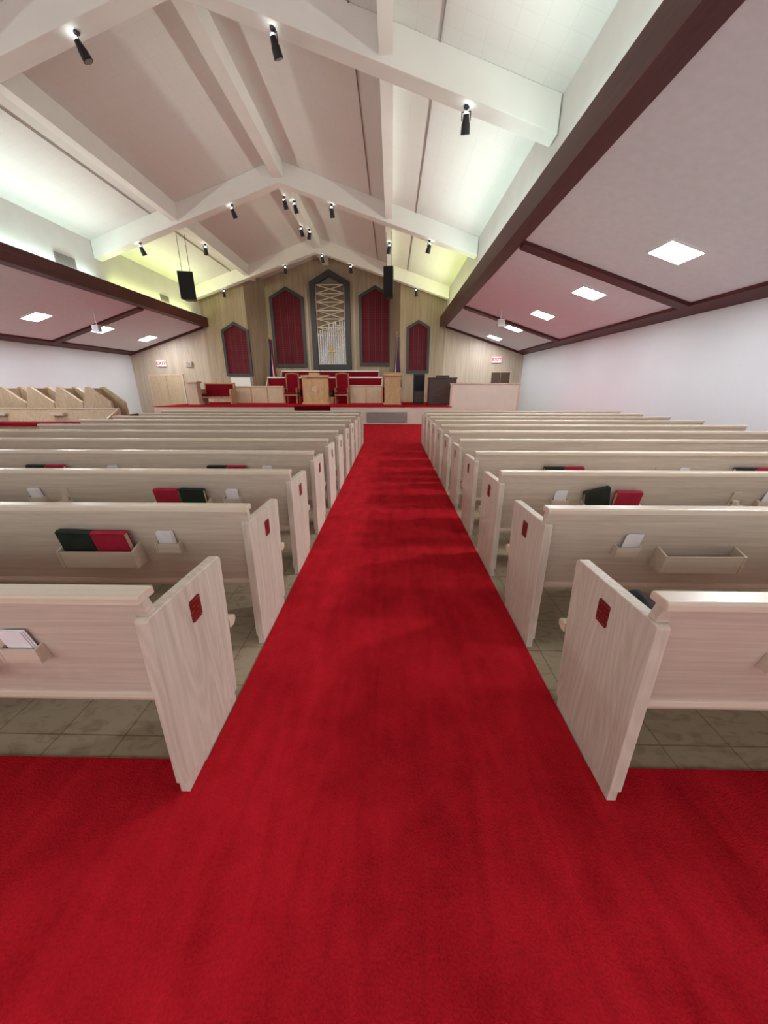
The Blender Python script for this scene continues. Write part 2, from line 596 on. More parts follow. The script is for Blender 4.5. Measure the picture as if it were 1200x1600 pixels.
# conduits beside the purlins
for s in (-4.0, 2.72, 4.1):
    b = B(); tube(b, (XC + s, Y0, zroof(s) - .015), (XC + s, YB - .1, zroof(s) - .015), .010, n=8)
    trim(b, M['grey'], 'thin conduit along the roof slope')
for sg, nme in ((-1, 'left'), (1, 'right')):
    b = B()
    x = XC + sg * HW
    box(b, min(x, x - sg * .02), max(x, x - sg * .02), Y0, YB - .05, T, .12)
    o = struct('baseboard_' + nme, b, M['maroon'], 'dark baseboard of the %s wall' % nme)

# ------------------------------------------------------------------ lights
def area(loc, rot, sx, sy, power, col, spread=180):
    l = bpy.data.lights.new('lamp', 'AREA')
    l.shape = 'RECTANGLE'
    l.size = sx
    l.size_y = sy
    l.energy = power
    l.color = col
    l.spread = R(spread)
    o = bpy.data.objects.new('lamp', l)
    C.objects.link(o)
    o.location = loc
    o.rotation_euler = rot
    return o


def spotlamp(loc, tgt, power, col, ang=70, rad=.12, blend=.6):
    l = bpy.data.lights.new('spot_lamp', 'SPOT')
    l.energy = power
    l.color = col
    l.spot_size = R(ang)
    l.spot_blend = blend
    l.shadow_soft_size = rad
    o = bpy.data.objects.new('spot_lamp', l)
    C.objects.link(o)
    o.location = loc
    o.rotation_euler = (Vector(tgt) - Vector(loc)).to_track_quat('-Z', 'Y').to_euler()


GW = (0.72, 1.0, 0.93)
YG = (0.80, 1.0, 0.36)
for sg in (-1, 1):
    for (ya, yb, col, pw) in ((-3.6, 1.2, GW, 50), (2.0, 7.3, GW, 55), (8.1, 13.1, GW, 62), (13.8, 18.9, YG, 66)):
        # strip lamps on the ledge behind the dark beam: one washing the eave, one throwing towards the ridge
        k = 1.15 if sg < 0 else 1.0
        area((XC + sg * 5.93, (ya + yb) / 2, ZB + .28), (0, PI + sg * R(-30), 0), .10, yb - ya, pw * .54 * k, col)
        area((XC + sg * 5.95, (ya + yb) / 2, ZB + .36), (0, PI + sg * R(-58), 0), .06, yb - ya, pw * .55, (0.95, 1.0, 0.95) if col == GW else (.95, 1.0, .8), 110)
# fill lamp added at the wall behind the camera to brighten the pew backs
area((XC, Y0 + .06, 2.1), (PI / 2, 0, 0), 17.0, 2.0, 235, (0.97, 0.99, 1.0))

# troffers on the side ceilings
ang = math.atan((ZB - ZW) / (HW - HU))
def make_troffer():
    r = thing('ceiling_light', '', 'ceiling light')
    b = B()
    ring_frame_pts = lambda s: [(-s, -s), (s, -s), (s, s), (-s, s)]
    o_, i_ = ring_frame_pts(.32), ring_frame_pts(.29)
    n = 4
    L = []
    for pts in (o_, i_):
        for z in (-.03, -.002):
            L.append([b.verts.new((p[0], p[1], z)) for p in pts])
    o0, o1, i0, i1 = L
    for k in range(4):
        j = (k + 1) % 4
        b.faces.new([o0[k], o0[j], i0[j], i0[k]]); b.faces.new([o1[k], i1[k], i1[j], o1[j]])
        b.faces.new([o0[k], o1[k], o1[j], o0[j]]); b.faces.new([i0[k], i0[j], i1[j], i1[k]])
    obj('frame', b, M['white'], r)
    b = B(); box(b, -.29, .29, -.29, .29, -.022, -.004)
    obj('diffuser', b, M['diffuser'], r)
    return r
tro = make_troffer()
first = True
names = {1.6: 'behind the view', 4.45: 'beside the camera', 7.3: 'nearest', 10.15: 'second nearest', 13.0: 'third nearest', 15.85: 'fourth nearest', 18.7: 'farthest'}
for sg, nme in ((-1, 'left'), (1, 'right')):
    for yy, wh in names.items():
        s = 8.17
        loc = (XC + sg * s, yy, zside(s))
        o = tro if first else dup(tro)
        first = False
        o.location = loc
        o.rotation_euler = (0, sg * ang, 0)
        o['label'] = 'square lit panel light on the %s side ceiling, %s to the viewer' % (nme, wh) if 'est' in wh else 'square lit panel light on the %s side ceiling, %s' % (nme, wh)
        o['group'] = 'panel lights on the side ceilings'

# extra spots added below two right panel lights to sharpen pew shadows in the aisle
for yy in (4.45, 7.3):
    spotlamp((4.75, yy, 3.5), (0.2, yy - .9, 0), 330, (1, .98, .97), 66, .14, .9)
# nave spots hung at the roof frames
W = (1.0, 0.98, 0.96)
for x in (-4.95, -1.87, 1.18):
    spotlamp((x, 7.3, zbent(x - XC) - .45), (x, 10.5, 0), 50, W, 95, .15)
for x in (-4.93, -1.87):
    spotlamp((x, 13.6, zbent(x - XC) - .4), (x * .5 + XC * .5, 19.5, 1.8), 300, (1, .94, .84), 75, .12)
for x in (-7.97, 1.1):
    spotlamp((x, 13.7, zbent(x - XC) - .5), (x, 20, 3.9), 210 if x < 0 else 150, (.97, 1, .62), 66, .12)

# ------------------------------------------------------------------ spotlights (fixtures)
def make_spot():
    r = thing('spotlight', '', 'spotlight')
    k = .72
    V = lambda x, y, z: (x * k, y * k, z * k)
    b = B(); tube(b, (0, 0, 0), V(0, 0, -.03), .065 * k, .06 * k, 16); obj('mount', b, M['black'], r)
    b = B(); tube(b, V(0, 0, -.03), V(0, 0, -.1), .016 * k, n=8)
    tube(b, V(-.095, 0, -.1), V(.095, 0, -.1), .012 * k, n=8)
    for s in (-1, 1):
        tube(b, V(s * .095, 0, -.09), V(s * .095, .03, -.24), .011 * k, n=8)
    obj('yoke', b, M['black'], r)
    d = Vector((0, .42, -.90)).normalized() * k
    c = Vector((0, .02, -.23)) * k
    b = B()
    tube(b, c - d * .10, c + d * .05, .06 * k, .086 * k, 18)
    tube(b, c + d * .05, c + d * .23, .092 * k, .105 * k, 18)
    obj('housing', b, M['black'], r)
    b = B(); tube(b, c - d * .135, c - d * .10, .035 * k, .05 * k, 14); obj('lit_socket', b, M['bulb'], r)
    b = B(); tube(b, c + d * .23, c + d * .236, .085 * k, .085 * k, 18); obj('lens', b, M['grey'], r)
    return r
sp = make_spot()
spots = []
def bpos(x, Y):
    return (x, Y, zbent(x - XC))
for x, l in ((-4.95, 'black spotlight under the nearest roof frame, at the upper left corner'),
             (-1.87, 'black spotlight under the nearest roof frame, just right of the ridge'),
             (1.18, 'black spotlight under the nearest roof frame, beside the right purlin')):
    spots.append((bpos(x, 7.7), l))
for x, l in ((-7.97, 'black spotlight at the far left end of the middle roof frame'),
             (-4.92, 'black spotlight left of the apex of the middle roof frame'),
             (-1.87, 'black spotlight right of the apex of the middle roof frame'),
             (1.15, 'black spotlight at the far right end of the middle roof frame')):
    spots.append((bpos(x, 13.45), l))
for x, l in ((-7.9, 'small black spotlight at the left end of the farthest roof frame'),
             (-4.92, 'small black spotlight left of the apex of the farthest roof frame'),
             (-3.2, 'small black spotlight at the apex of the farthest roof frame'),
             (-1.9, 'small black spotlight right of the apex of the farthest roof frame'),
             (1.1, 'small black spotlight at the right end of the farthest roof frame')):
    spots.append((bpos(x, 19.3), l))
zr = zroof(0) - .45
for x, y, l in ((-3.53, 14.4, 'left one of the near pair of spotlights on the ridge beam'), (-3.27, 14.7, 'right one of the near pair of spotlights on the ridge beam'),
                (-3.53, 16.7, 'left one of the far pair of spotlights on the ridge beam'), (-3.27, 17.0, 'right one of the far pair of spotlights on the ridge beam')):
    spots.append(((x, y, zr), l))
spots.append(((XC - 3.28, 15.2, zroof(3.28) - .42), 'black spotlight under the left purlin, above the hanging speaker'))
spots.append(((XC + 3.28, 15.2, zroof(3.28) - .42), 'black spotlight under the right purlin, above the hanging speaker'))
for i, (p, l) in enumerate(spots):
    o = sp if i == 0 else dup(sp)
    o.location = p
    o.rotation_euler = (0, 0, random.uniform(-.7, .7))
    o['label'] = l
    o['group'] = 'black ceiling spotlights'
sp.rotation_euler = (0, 0, -1.0)

# ------------------------------------------------------------------ pews
BK = 0.115 / 0.47
def yback(z):
    return .02 + BK * (.81 - z)
CARDS = (.495, 2.08, 4.55)
RACKS = (.885, 2.74, 4.1)
CUPS = (1.84, 3.4)
ZRK = .53
ZCD = .605
TP = .045


def make_pew(sx, L, name, label, group):
    r = thing('pew', label, 'pew', group=group)
    def X(a, c):
        return (min(sx * a, sx * c), max(sx * a, sx * c))
    prof = [(0, .06), (0, .79), (.012, .80), (.495, .782), (.512, .765), (.5, .5), (.468, .06)]
    for k, (a, c) in enumerate(((0, TP), (L - TP, L))):
        b = B(); x0, x1 = X(a, c); prism(b, prof, 'x', x0, x1)
        e = obj('end_panel', b, M['oak_z'], r, .004)
        b = B(); x0, x1 = X(a + .005, c - .006); box(b, x0, x1, .008, .45, 0, .066)
        obj('foot', b, M['oak_z'], e)
        if k == 0:
            b = B(); x0, x1 = X(-.004, .001)
            y0, y1, z0, z1, ch = .225, .295, .622, .718, .006
            prism(b, [(y0 + ch, z0), (y1 - ch, z0), (y1, z0 + ch), (y1, z1 - ch), (y1 - ch, z1), (y0 + ch, z1), (y0, z1 - ch), (y0, z0 + ch)], 'x', x0, x1)
            q = obj('plaque', b, M['plaque'], e)
            q['label'] = 'maroon name plaque'
    b = B(); x0, x1 = X(.006, L - .006)
    prism(b, [(-.008, .858), (-.008, .882), (-.002, .890), (.062, .890), (.070, .884), (.072, .858)], 'x', x0, x1)
    obj('top_rail', b, M['oak_cap'], r, .003)
    b = B(); x0, x1 = X(TP, L - TP)
    yt = yback(.858)
    prism(b, [(yt, .858), (yt + .034, .858), (.167, .34), (.135, .34)], 'x', x0, x1)
    x0, x1 = X(.008, TP); prism(b, [(yt, .858), (yt + .034, .858), (.06, .80), (.023, .80)], 'x', x0, x1)
    x0, x1 = X(L - TP, L - .008); prism(b, [(yt, .858), (yt + .034, .858), (.06, .80), (.023, .80)], 'x', x0, x1)
    obj('backrest', b, M['oak_x'], r)
    x0, x1 = X(TP, L - TP)
    b = B(); prism(b, [(.118, .345), (.112, .362), (.118, .382), (.134, .388), (.15, .38), (.15, .345)], 'x', x0, x1)
    obj('bottom_rail', b, M['oak_cap'], r, .003)
    b = B(); prism(b, [(.15, .395), (.15, .425), (.35, .43), (.497, .44), (.497, .395)], 'x', x0, x1)
    obj('seat', b, M['oak_x'], r)
    b = B(); x0, x1 = X(.0, L)
    prism(b, [(.503, .395), (.503, .44), (.53, .445), (.556, .437), (.566, .42), (.558, .40), (.535, .39)], 'x', x0, x1)
    obj('seat_edge', b, M['oak_cap'], r, .003)
    b = B(); x0, x1 = X(L / 2 - .02, L / 2 + .02); prism(b, [(.17, 0), (.17, .395), (.46, .395), (.42, 0)], 'x', x0, x1)
    obj('support', b, M['oak_z'], r)
    for s in RACKS:
        c = sx * s
        zf = ZRK
        yr = yback(zf)
        b = B()
        box(b, c - .205, c + .205, yr - .088, yr, zf - .012, zf)
        fr = [(yr - .092, zf - .014), (yr - .106, zf + .092), (yr - .096, zf + .092), (yr - .082, zf - .014)]
        prism(b, fr, 'x', c - .205, c + .205)
        for q in (-1, 1):
            xa = c + q * .205
            prism(b, [(yr - .097, zf - .014), (yr - .11, zf + .095), (yback(zf + .125), zf + .125), (yr + .002, zf - .014)], 'x', min(xa, xa + q * .014), max(xa, xa + q * .014))
        obj('book_rack', b, M['oak_cap'], r, .002)
    for s in CARDS:
        c = sx * s
        zf = ZCD
        yr = yback(zf)
        b = B()
        box(b, c - .06, c + .06, yr - .035, yr, zf - .01, zf)
        prism(b, [(yr - .038, zf - .01), (yr - .046, zf + .05), (yr - .036, zf + .05), (yr - .028, zf - .01)], 'x', c - .06, c + .06)
        for q in (-1, 1):
            xa = c + q * .06
            prism(b, [(yr - .04, zf - .01), (yr - .048, zf + .052), (yback(zf + .06), zf + .06), (yr + .002, zf - .01)], 'x', min(xa, xa + q * .008), max(xa, xa + q * .008))
        obj('card_holder', b, M['oak_cap'], r, .0015)
    for s in CUPS:
        c = sx * s
        zf = .63
        yr = yback(zf)
        b = B()
        prism(b, [(yr - .012, zf), (yback(zf + .1) - .012, zf + .1), (yback(zf + .1) + .002, zf + .1), (yr + .002, zf)], 'x', c - .032, c + .032)
        box(b, c - .045, c + .045, yr - .06, yr, zf - .012, zf)
        tube(b, (c, yr - .035, zf - .001), (c, yr - .035, zf + .03), .022, .022, 12)
        obj('cup_holder', b, M['oak_cap'], r, .0015)
    return r


NR = 11
RY = [.955 + .872 * i for i in range(NR)]
ORD = ['nearest the camera', 'second from the camera', 'third from the camera', 'fourth from the camera', 'fifth from the camera', 'sixth from the camera',
       'seventh from the camera', 'eighth from the camera', 'ninth from the camera', 'tenth from the camera', 'farthest from the camera']
XA = {-1: XAL, 1: XAR}
for sg, nme, L in ((-1, 'left', 5.25), (1, 'right', 5.02)):
    p0 = None
    for i in range(NR):
        lab = 'whitewashed oak pew on the %s of the aisle, %s' % (nme, ORD[i])
        loc = (XA[sg], RY[i], 0)
        if p0 is None:
            p0 = make_pew(sg, L, nme, lab, 'pews on the %s of the aisle' % nme)
            p0.location = loc
        else:
            dup(p0, loc, None, lab)

# books and cards
LEAN = math.atan(BK)
def make_book(mat):
    r = thing('hymnal', '', 'book')
    b = B()
    w, h, t = .095, .215, .036
    box(b, -w, w, -t / 2, -t / 2 + .004, 0, h)
    box(b, -w, w, t / 2 - .004, t / 2, 0, h)
    prism(b, [(-t / 2, h - .004), (0, h + .004), (t / 2, h - .004), (t / 2, h - .009), (-t / 2, h - .009)], 'x', -w, w)
    obj('cover', b, mat, r, .0012)
    b = B(); box(b, -w + .005, w - .005, -t / 2 + .004, t / 2 - .004, .004, h - .009)
    obj('pages', b, M['pages'], r)
    return r
kb, kr = make_book(M['blackbook']), make_book(M['redbook'])
used = set()
ROWN = ['nearest', 'second', 'third', 'fourth', 'fifth']
SIDE = {-1: 'left', 1: 'right'}
def place_book(sg, row, rk, dx, col, tilt=0.0):
    z = ZRK
    loc = (XA[sg] + sg * RACKS[rk] + dx, RY[row] + yback(z) - .046, z + .002 + abs(math.sin(tilt)) * .09)
    k = kb if col == 'black' else kr
    lab = '%s hymnal in the %s rack of the %s pew %s of the aisle' % ('dark green black' if col == 'black' else col, ['inner', 'middle', 'outer'][rk], ROWN[row], SIDE[sg])
    if col not in used:
        used.add(col)
        o = k
    else:
        o = dup(k)
    o.location = loc
    o.rotation_euler = (LEAN, tilt, 0)
    o['label'] = lab
    o['group'] = 'hymnals in the pew racks'
for a in ((-1, 1, 0, -.1, 'black', .04), (-1, 1, 0, .1, 'red', 0), (-1, 2, 0, -.1, 'red'), (-1, 2, 0, .1, 'black', .03), (-1, 3, 0, -.1, 'black'), (-1, 3, 0, .1, 'red'),
          (-1, 3, 1, -.1, 'black'), (-1, 3, 1, .1, 'red'), (-1, 4, 0, .1, 'black'), (1, 2, 0, -.095, 'black', -.25), (1, 2, 0, .105, 'red'), (1, 3, 0, -.1, 'black'), (1, 3, 0, .1, 'red'),
          (1, 3, 1, -.1, 'black'), (1, 3, 1, .1, 'red')):
    place_book(*a)
cb = None
for sg, row, k in ((-1, 0, 0), (-1, 1, 0), (-1, 2, 0), (-1, 2, 1), (-1, 3, 0), (-1, 3, 1), (1, 0, 0), (1, 1, 0), (1, 2, 0), (1, 2, 1), (1, 3, 1), (-1, 4, 1)):
    z = ZCD + .001
    loc = (XA[sg] + sg * CARDS[k] + random.uniform(-.012, .012), RY[row] + yback(z) - .014, z)
    lab = 'white offering card in the %s holder of the %s pew %s of the aisle' % (['inner', 'middle', 'outer'][k], ROWN[row], SIDE[sg])
    if cb is None:
        b = B()
        for i, dxx in enumerate((-.006, 0, .007)):
            box(b, -.042 + dxx, .042 + dxx, -.004 + i * .003, -.002 + i * .003, 0, .125 + .004 * i)
        cb = tag(obj('offering_card', b, M['card']), lab, 'card', 'cards in the pew holders')
        o = cb
    else:
        o = cb.copy(); C.objects.link(o); o['label'] = lab
    o.location = loc
    o.rotation_euler = (LEAN, random.uniform(-.04, .04), 0)

# bag on the seat of the nearest right pew
b = B()
bmesh.ops.create_icosphere(b, subdivisions=3, radius=1)
for v in b.verts:
    v.co = Vector((v.co.x * .075 * (1 + .12 * math.sin(5 * v.co.z)), v.co.y * .075, v.co.z * .112 * (1 + .08 * math.cos(6 * v.co.x))))
o = tag(obj('cloth_bag', b, M['bag'], smooth=True), 'dark grey cloth bag on the seat of the nearest right pew', 'bag')
o.location = (1.055, RY[0] + .41, .56)

# ------------------------------------------------------------------ left side section pews
ZR = .48
LP = .72
b = B(); box(b, XC - HW + .03, -8.9, 11.75, 11.75 + LP + .3, 0, ZR)
struct('side_riser', b, M['tan'], 'low riser under the side pews by the left wall')
def make_side_pew():
    r = thing('side_pew', '', 'pew', group='side pews by the left wall')
    prof = [(0, 0), (-.06, .42), (.12, .98), (.22, 1.0), (.84, .52), (.86, .10), (.84, 0)]
    for y0 in (0, LP - .1):
        b = B(); prism(b, prof, 'y', y0, y0 + .10); obj('end_panel', b, M['tan'], r, .008)
    b = B(); prism(b, [(.03, .3), (.10, .93), (.20, .95), (.13, .3)], 'y', .10, LP - .1); obj('backrest', b, M['tan'], r)
    b = B(); box(b, .16, .60, .10, LP - .1, .26, .34); obj('seat_cushion', b, M['redfab'], r, .02)
    return r
sp0 = None
sl = ['first from the aisle', 'second from the aisle', 'third from the aisle', 'fourth from the aisle, against the wall']
for i in range(4):
    lab = 'tan side pew with peaked ends by left wall, ' + sl[i]
    loc = (-9.80 - .93 * i, 11.9, ZR)
    if sp0 is None:
        sp0 = make_side_pew(); sp0.location = loc; sp0['label'] = lab
    else:
        dup(sp0, loc, None, lab)
r = thing('long_pew', 'long pale pew with red seat cushion in front of the side pews at left', 'pew', (-10.75, 10.9, T))
b = B(); prism(b, [(.30, .3), (.40, .82), (.44, .82), (.36, .3)], 'x', -2.4, 2.4); obj('backrest', b, M['tan'], r)
b = B(); box(b, -2.45, 2.45, .38, .47, .82, .86); obj('top_rail', b, M['palewood'], r, .01)
b = B(); box(b, -2.4, 2.4, -.1, .32, .36, .46); obj('seat_cushion', b, M['redfab'], r, .02)
for x in (-2.45, 2.40):
    b = B(); prism(b, [(-.08, 0), (-.12, .60), (.42, .85), (.46, .85), (.40, 0)], 'x', x, x + .05); obj('end_panel', b, M['tan'], r, .006)
for x in (-1.2, .6):
    b = B(); box(b, x - .2, x + .2, .24, .355, .64, .72); obj('book_rack', b, M['oak_cap'], r, .004)

# ------------------------------------------------------------------ stage
ZS = .70
SX0, SX1, SY = -9.8, 2.45, 15.35
b = B(); box(b, SX0, SX1, SY, YB, 0, ZS - .02)
box(b, XC - 3.2, XC + 3.2, YB, YD, 0, ZS - .02)
struct('stage', b, M['beige'], 'raised wooden stage with a smooth cream front')
b = B(); box(b, SX0, SX1, SY - .02, YB - .05, ZS - .02, ZS)
struct('stage_carpet', b, M['stage_carpet'], 'red carpet on the top of the stage')
# steps
b = B()
SH = ZS / 4
for k in range(4):
    box(b, -3.98, -2.5, SY - .28 * (3 - k) - .03, SY - .025 + (.3 if k == 3 else 0), T, SH * (k + 1) + (.012 if k == 3 else 0))
struct('stage_steps', b, M['step_carpet'], 'dark red carpeted steps up to the middle of the stage')
# choir tier
ZT = 1.0
b = B(); box(b, XC - 3.7, XC + 3.75, 18.85, YB - .06, ZS, ZT)
struct('choir_riser', b, M['stage_carpet'], 'carpeted choir riser at the rear of the stage')
b = B(); box(b, XC - 3.1, XC + 3.1, YB - .05, YD - .01, ZS, 1.45)
struct('choir_riser_upper', b, M['stage_carpet'], 'upper carpeted choir riser in the recess')
# vent on the stage face
p0, p1 = atY(573, 660, SY), atY(636, 644, SY)
r = thing('floor_vent', 'grey slatted air vent on the stage front at the end of the aisle', 'vent', (0, 0, 0))
b = B(); ring_frame(b, [(p0.x, p0.z), (p1.x, p0.z), (p1.x, p1.z), (p0.x, p1.z)], [(p0.x + .05, p0.z + .05), (p1.x - .05, p0.z + .05), (p1.x - .05, p1.z - .05), (p0.x + .05, p1.z - .05)], SY - .03, SY - .002)
obj('frame', b, M['grey'], r)
b = B()
z = p0.z + .07
while z < p1.z - .06:
    box(b, p0.x + .05, p1.x - .05, SY - .022, SY - .006, z, z + .014); z += .03
obj('slats', b, M['grey'], r)

def px(u0, u1, vt, Y):
    a = atY(u0, vt, Y); c = atY(u1, vt, Y)
    return a.x, c.x, a.z

# pulpit
x0, x1, zt = px(469, 513, 585, 17.3)
cx = (x0 + x1) / 2; w = (x1 - x0) / 2
r = thing('pulpit', 'wide honey oak pulpit with a carved emblem at centre stage', 'pulpit', (cx, 17.3, ZS))
h = zt - ZS
b = B(); prism(b, [(-w * .92, .3), (-w * .92, .05), (-w * .55, -.12), (w * .55, -.12), (w * .92, .05), (w * .92, .3)], 'z', .08, h - .12); obj('body', b, M['honey'], r, .01)
b = B(); prism(b, [(-w, .34), (-w, .03), (-w * .58, -.16), (w * .58, -.16), (w, .03), (w, .34)], 'z', 0, .09); obj('base', b, M['honey'], r, .01)
b = B(); prism(b, [(-w, .36), (-w, .03), (-w * .58, -.18), (w * .58, -.18), (w, .03), (w, .36)], 'z', h - .13, h - .03); obj('top', b, M['honey'], r, .012)
b = B(); box(b, -.22, .22, -.14, .22, h - .03, h + .06); obj('book_rest', b, M['honey'], r, .01)
b = B()
tube(b, (0, -.128, h * .52), (0, -.118, h * .52), .12, .12, 24)
box(b, -.018, .018, -.14, -.128, h * .52 - .10, h * .52 + .10); box(b, -.06, .06, -.14, -.128, h * .52 + .02, h * .52 + .05)
obj('emblem', b, M['palewood'], r)
# microphone
r2 = thing('microphone', 'slim black gooseneck microphone on the pulpit', 'microphone', (cx + .3, 17.3, ZS + h - .03))
b = B(); tube(b, (0, 0, 0), (0, 0, .02), .04); obj('base', b, M['black'], r2)
b = B(); tube(b, (0, 0, .02), (-.05, -.02, .3), .008); obj('neck', b, M['black'], r2)
b = B(); tube(b, (-.05, -.02, .3), (-.08, .03, .36), .016, .02); obj('capsule', b, M['black'], r2)

# lectern right
x0, x1, zt = px(599, 628, 583, 17.2)
cx = (x0 + x1) / 2; w = (x1 - x0) / 2; h = zt - ZS
r = thing('lectern', 'tall honey oak lectern at the right of the stage', 'lectern', (cx, 17.2, ZS))
b = B(); box(b, -w * .88, w * .88, 0, .42, .06, h - .12); obj('body', b, M['honey'], r, .01)
b = B(); box(b, -w, w, -.05, .46, 0, .07); obj('base', b, M['honey'], r, .01)
b = B(); prism(b, [(-.06, h - .12), (-.06, h - .04), (.48, h + .05), (.48, h - .12)], 'x', -w, w); obj('top', b, M['honey'], r, .01)

# high backed chairs
def make_chair():
    r = thing('pulpit_chair', '', 'chair')
    b = B(); ring_frame(b, [(-.32, .35), (.32, .35), (.32, 1.36), (0, 1.40), (-.32, 1.36)], [(-.27, .42), (.27, .42), (.27, 1.31), (0, 1.35), (-.27, 1.31)], .25, .33); obj('back_frame', b, M['chairwood'], r, .008)
    b = B(); prism(b, [(-.27, .42), (.27, .42), (.27, 1.31), (0, 1.35), (-.27, 1.31)], 'y', .25, .31); obj('back_cushion', b, M['redfab'], r, .01)
    b = B(); box(b, -.31, .31, -.28, .26, .42, .52); obj('seat_cushion', b, M['redfab'], r, .025)
    b = B(); box(b, -.33, .33, -.30, .3, .35, .42); obj('seat_frame', b, M['chairwood'], r, .008)
    for x in (-.32, .26):
        b = B(); box(b, x, x + .06, -.28, .27, .66, .71); box(b, x, x + .06, -.27, -.21, .42, .66); obj('arm', b, M['chairwood'], r, .01)
        for y in (-.28, .24):
            b = B(); box(b, x, x + .06, y, y + .06, 0, .35); obj('leg', b, M['chairwood'], r, .006)
    return r
ch = make_chair()
ch.location = (atY(455, 600, 18.2).x, 18.2, ZS); ch['label'] = 'high backed red chair behind the pulpit on its left'
ch['group'] = 'red pulpit chairs'
dup(ch, (atY(534, 600, 18.2).x, 18.2, ZS), 0, 'high backed red chair just right of the pulpit')
# red settee and pedestal left
x0, x1, zt = px(315, 363, 601, 17.9)
w = (x1 - x0) / 2
r = thing('settee', 'low red upholstered settee at the left end of the stage', 'settee', ((x0 + x1) / 2, 17.9, ZS), 0)
b = B(); box(b, -w + .06, w - .06, .22, .32, .4, .9); obj('back_cushion', b, M['redfab'], r, .03)
b = B(); box(b, -w + .06, w - .06, -.28, .24, .33, .46); obj('seat_cushion', b, M['redfab'], r, .03)
b = B(); box(b, -w + .02, w - .02, -.28, .3, .25, .33); obj('frame', b, M['honey'], r, .01)
b = B(); box(b, -w, w, .2, .34, .88, .95); obj('top_rail', b, M['honey'], r, .015)
for x in (-w, w - .07):
    b = B(); prism(b, [(-.3, 0), (-.3, .6), (-.2, .66), (.2, .66), (.2, .92), (.33, .92), (.33, 0)], 'x', x, x + .07); obj('side', b, M['honey'], r, .01)
x0, x1, zt = px(293, 311, 596, 17.2)
r = thing('pedestal', 'narrow pale wood pedestal stand left of the red settee', 'stand', ((x0 + x1) / 2, 17.2, ZS))
w = (x1 - x0) / 2; h = zt - ZS
b = B(); box(b, -w * .8, w * .8, -.18, .18, .06, h - .06); obj('body', b, M['palewood'], r, .01)
b = B(); box(b, -w, w, -.23, .23, h - .06, h); obj('top', b, M['palewood'], r, .01)
b = B(); box(b, -w, w, -.23, .23, 0, .06); obj('base', b, M['palewood'], r, .01)

# choir rails
for (u0, u1, vt, Y, lab) in ((366, 442, 603, 18.72, 'pale panelled choir rail left of the pulpit'), (547, 597, 602, 18.72, 'pale panelled choir rail between the red chair and the lectern')):
    x0, x1, zt = px(u0, u1, vt, Y)
    r = thing('choir_rail', lab, 'rail', ((x0 + x1) / 2, Y, ZS)); w = (x1 - x0) / 2; h = zt - ZS
    b = B(); box(b, -w, w, 0, .08, 0, h - .06); obj('panel', b, M['palewood'], r)
    b = B(); box(b, -w - .02, w + .02, -.03, .1, h - .06, h); obj('top_rail', b, M['palewood'], r, .01)
    n = max(2, int(w * 2 / .7))
    for k in range(n + 1):
        xx = -w + 2 * w * k / n
        b = B(); box(b, xx - .03, xx + .03, -.02, 0, 0, h - .06); obj('stile', b, M['honey'], r)
# choir pews (red)
for (u0, u1, vt, Y, zb, lab) in ((418, 597, 589, 19.4, ZT, 'front red upholstered choir pew with white rail behind the pulpit'), (440, 592, 579, 20.4, 1.45, 'rear red upholstered choir pew with white rail in the recess')):
    x0, x1, zt = px(u0, u1, vt, Y); w = (x1 - x0) / 2; h = zt - zb
    r = thing('choir_pew', lab, 'pew', ((x0 + x1) / 2, Y, zb), group='red choir pews')
    b = B(); box(b, -w, w, 0, .08, .05, h - .05); obj('backrest', b, M['redfab'], r, .01)
    b = B(); box(b, -w - .02, w + .02, -.02, .1, h - .06, h); obj('top_rail', b, M['white'], r, .01)
    b = B(); box(b, -w, w, -.38, 0, max(.02, h * .4 - .1), h * .4); obj('seat_cushion', b, M['redfab'], r, .01)
    for x in (-w - .03, w - .02):
        b = B(); prism(b, [(-.38, 0), (-.38, h * .5), (.1, h), (.1, 0)], 'x', x, x + .05); obj('end_panel', b, M['palewood'], r)

# organ, cabinet, screen rail
x0, x1, zt = px(671, 714, 590, 16.8); w = (x1 - x0) / 2; h = zt - ZS
r = thing('organ', 'dark walnut organ console behind the pale screen', 'organ', ((x0 + x1) / 2, 16.8, ZS))
b = B(); box(b, -w, w, 0, .12, 0, h - .05); obj('back_panel', b, M['organ'], r, .01)
for x in (-w, w - .06):
    b = B(); prism(b, [(.1, 0), (.1, h - .05), (.4, h - .05), (.75, h * .62), (.75, 0)], 'x', x, x + .06); obj('side', b, M['organ'], r, .01)
b = B(); box(b, -w - .03, w + .03, -.03, .45, h - .05, h); obj('top', b, M['organ'], r, .01)
b = B(); box(b, -w + .06, w - .06, .3, .72, h * .52, h * .58); obj('keyboard', b, M['white'], r)
b = B(); box(b, -w * .5, w * .5, .2, .23, h, h + .1); obj('music_rest', b, M['organ'], r)
x0, x1, zt = px(647, 664, 584, 17.6); w = (x1 - x0) / 2; h = zt - ZS
r = thing('cabinet', 'black upright cabinet between the lectern and the organ', 'cabinet', ((x0 + x1) / 2, 17.6, ZS))
b = B(); box(b, -w, w, 0, .5, .06, h); obj('body', b, M['black'], r, .015)
b = B(); box(b, -w * .85, w * .85, -.015, 0, h * .45, h * .95); obj('grille', b, M['blackcloth'], r)
b = B(); box(b, -w * .85, w * .85, -.02, 0, .1, h * .42); obj('door', b, M['organ'], r)
b = B(); box(b, -w * .9, w * .9, .03, .47, 0, .06); obj('base', b, M['black'], r)
x0, x1, zt = px(705, 813, 599, 15.6); w = (x1 - x0) / 2
r = thing('screen', 'smooth cream screen in front of the organ at the right end of stage', 'screen', ((x0 + x1) / 2, 15.6, T))
b = B(); box(b, -w, w, 0, .08, 0, zt - .05); obj('panel', b, M['beige'], r)
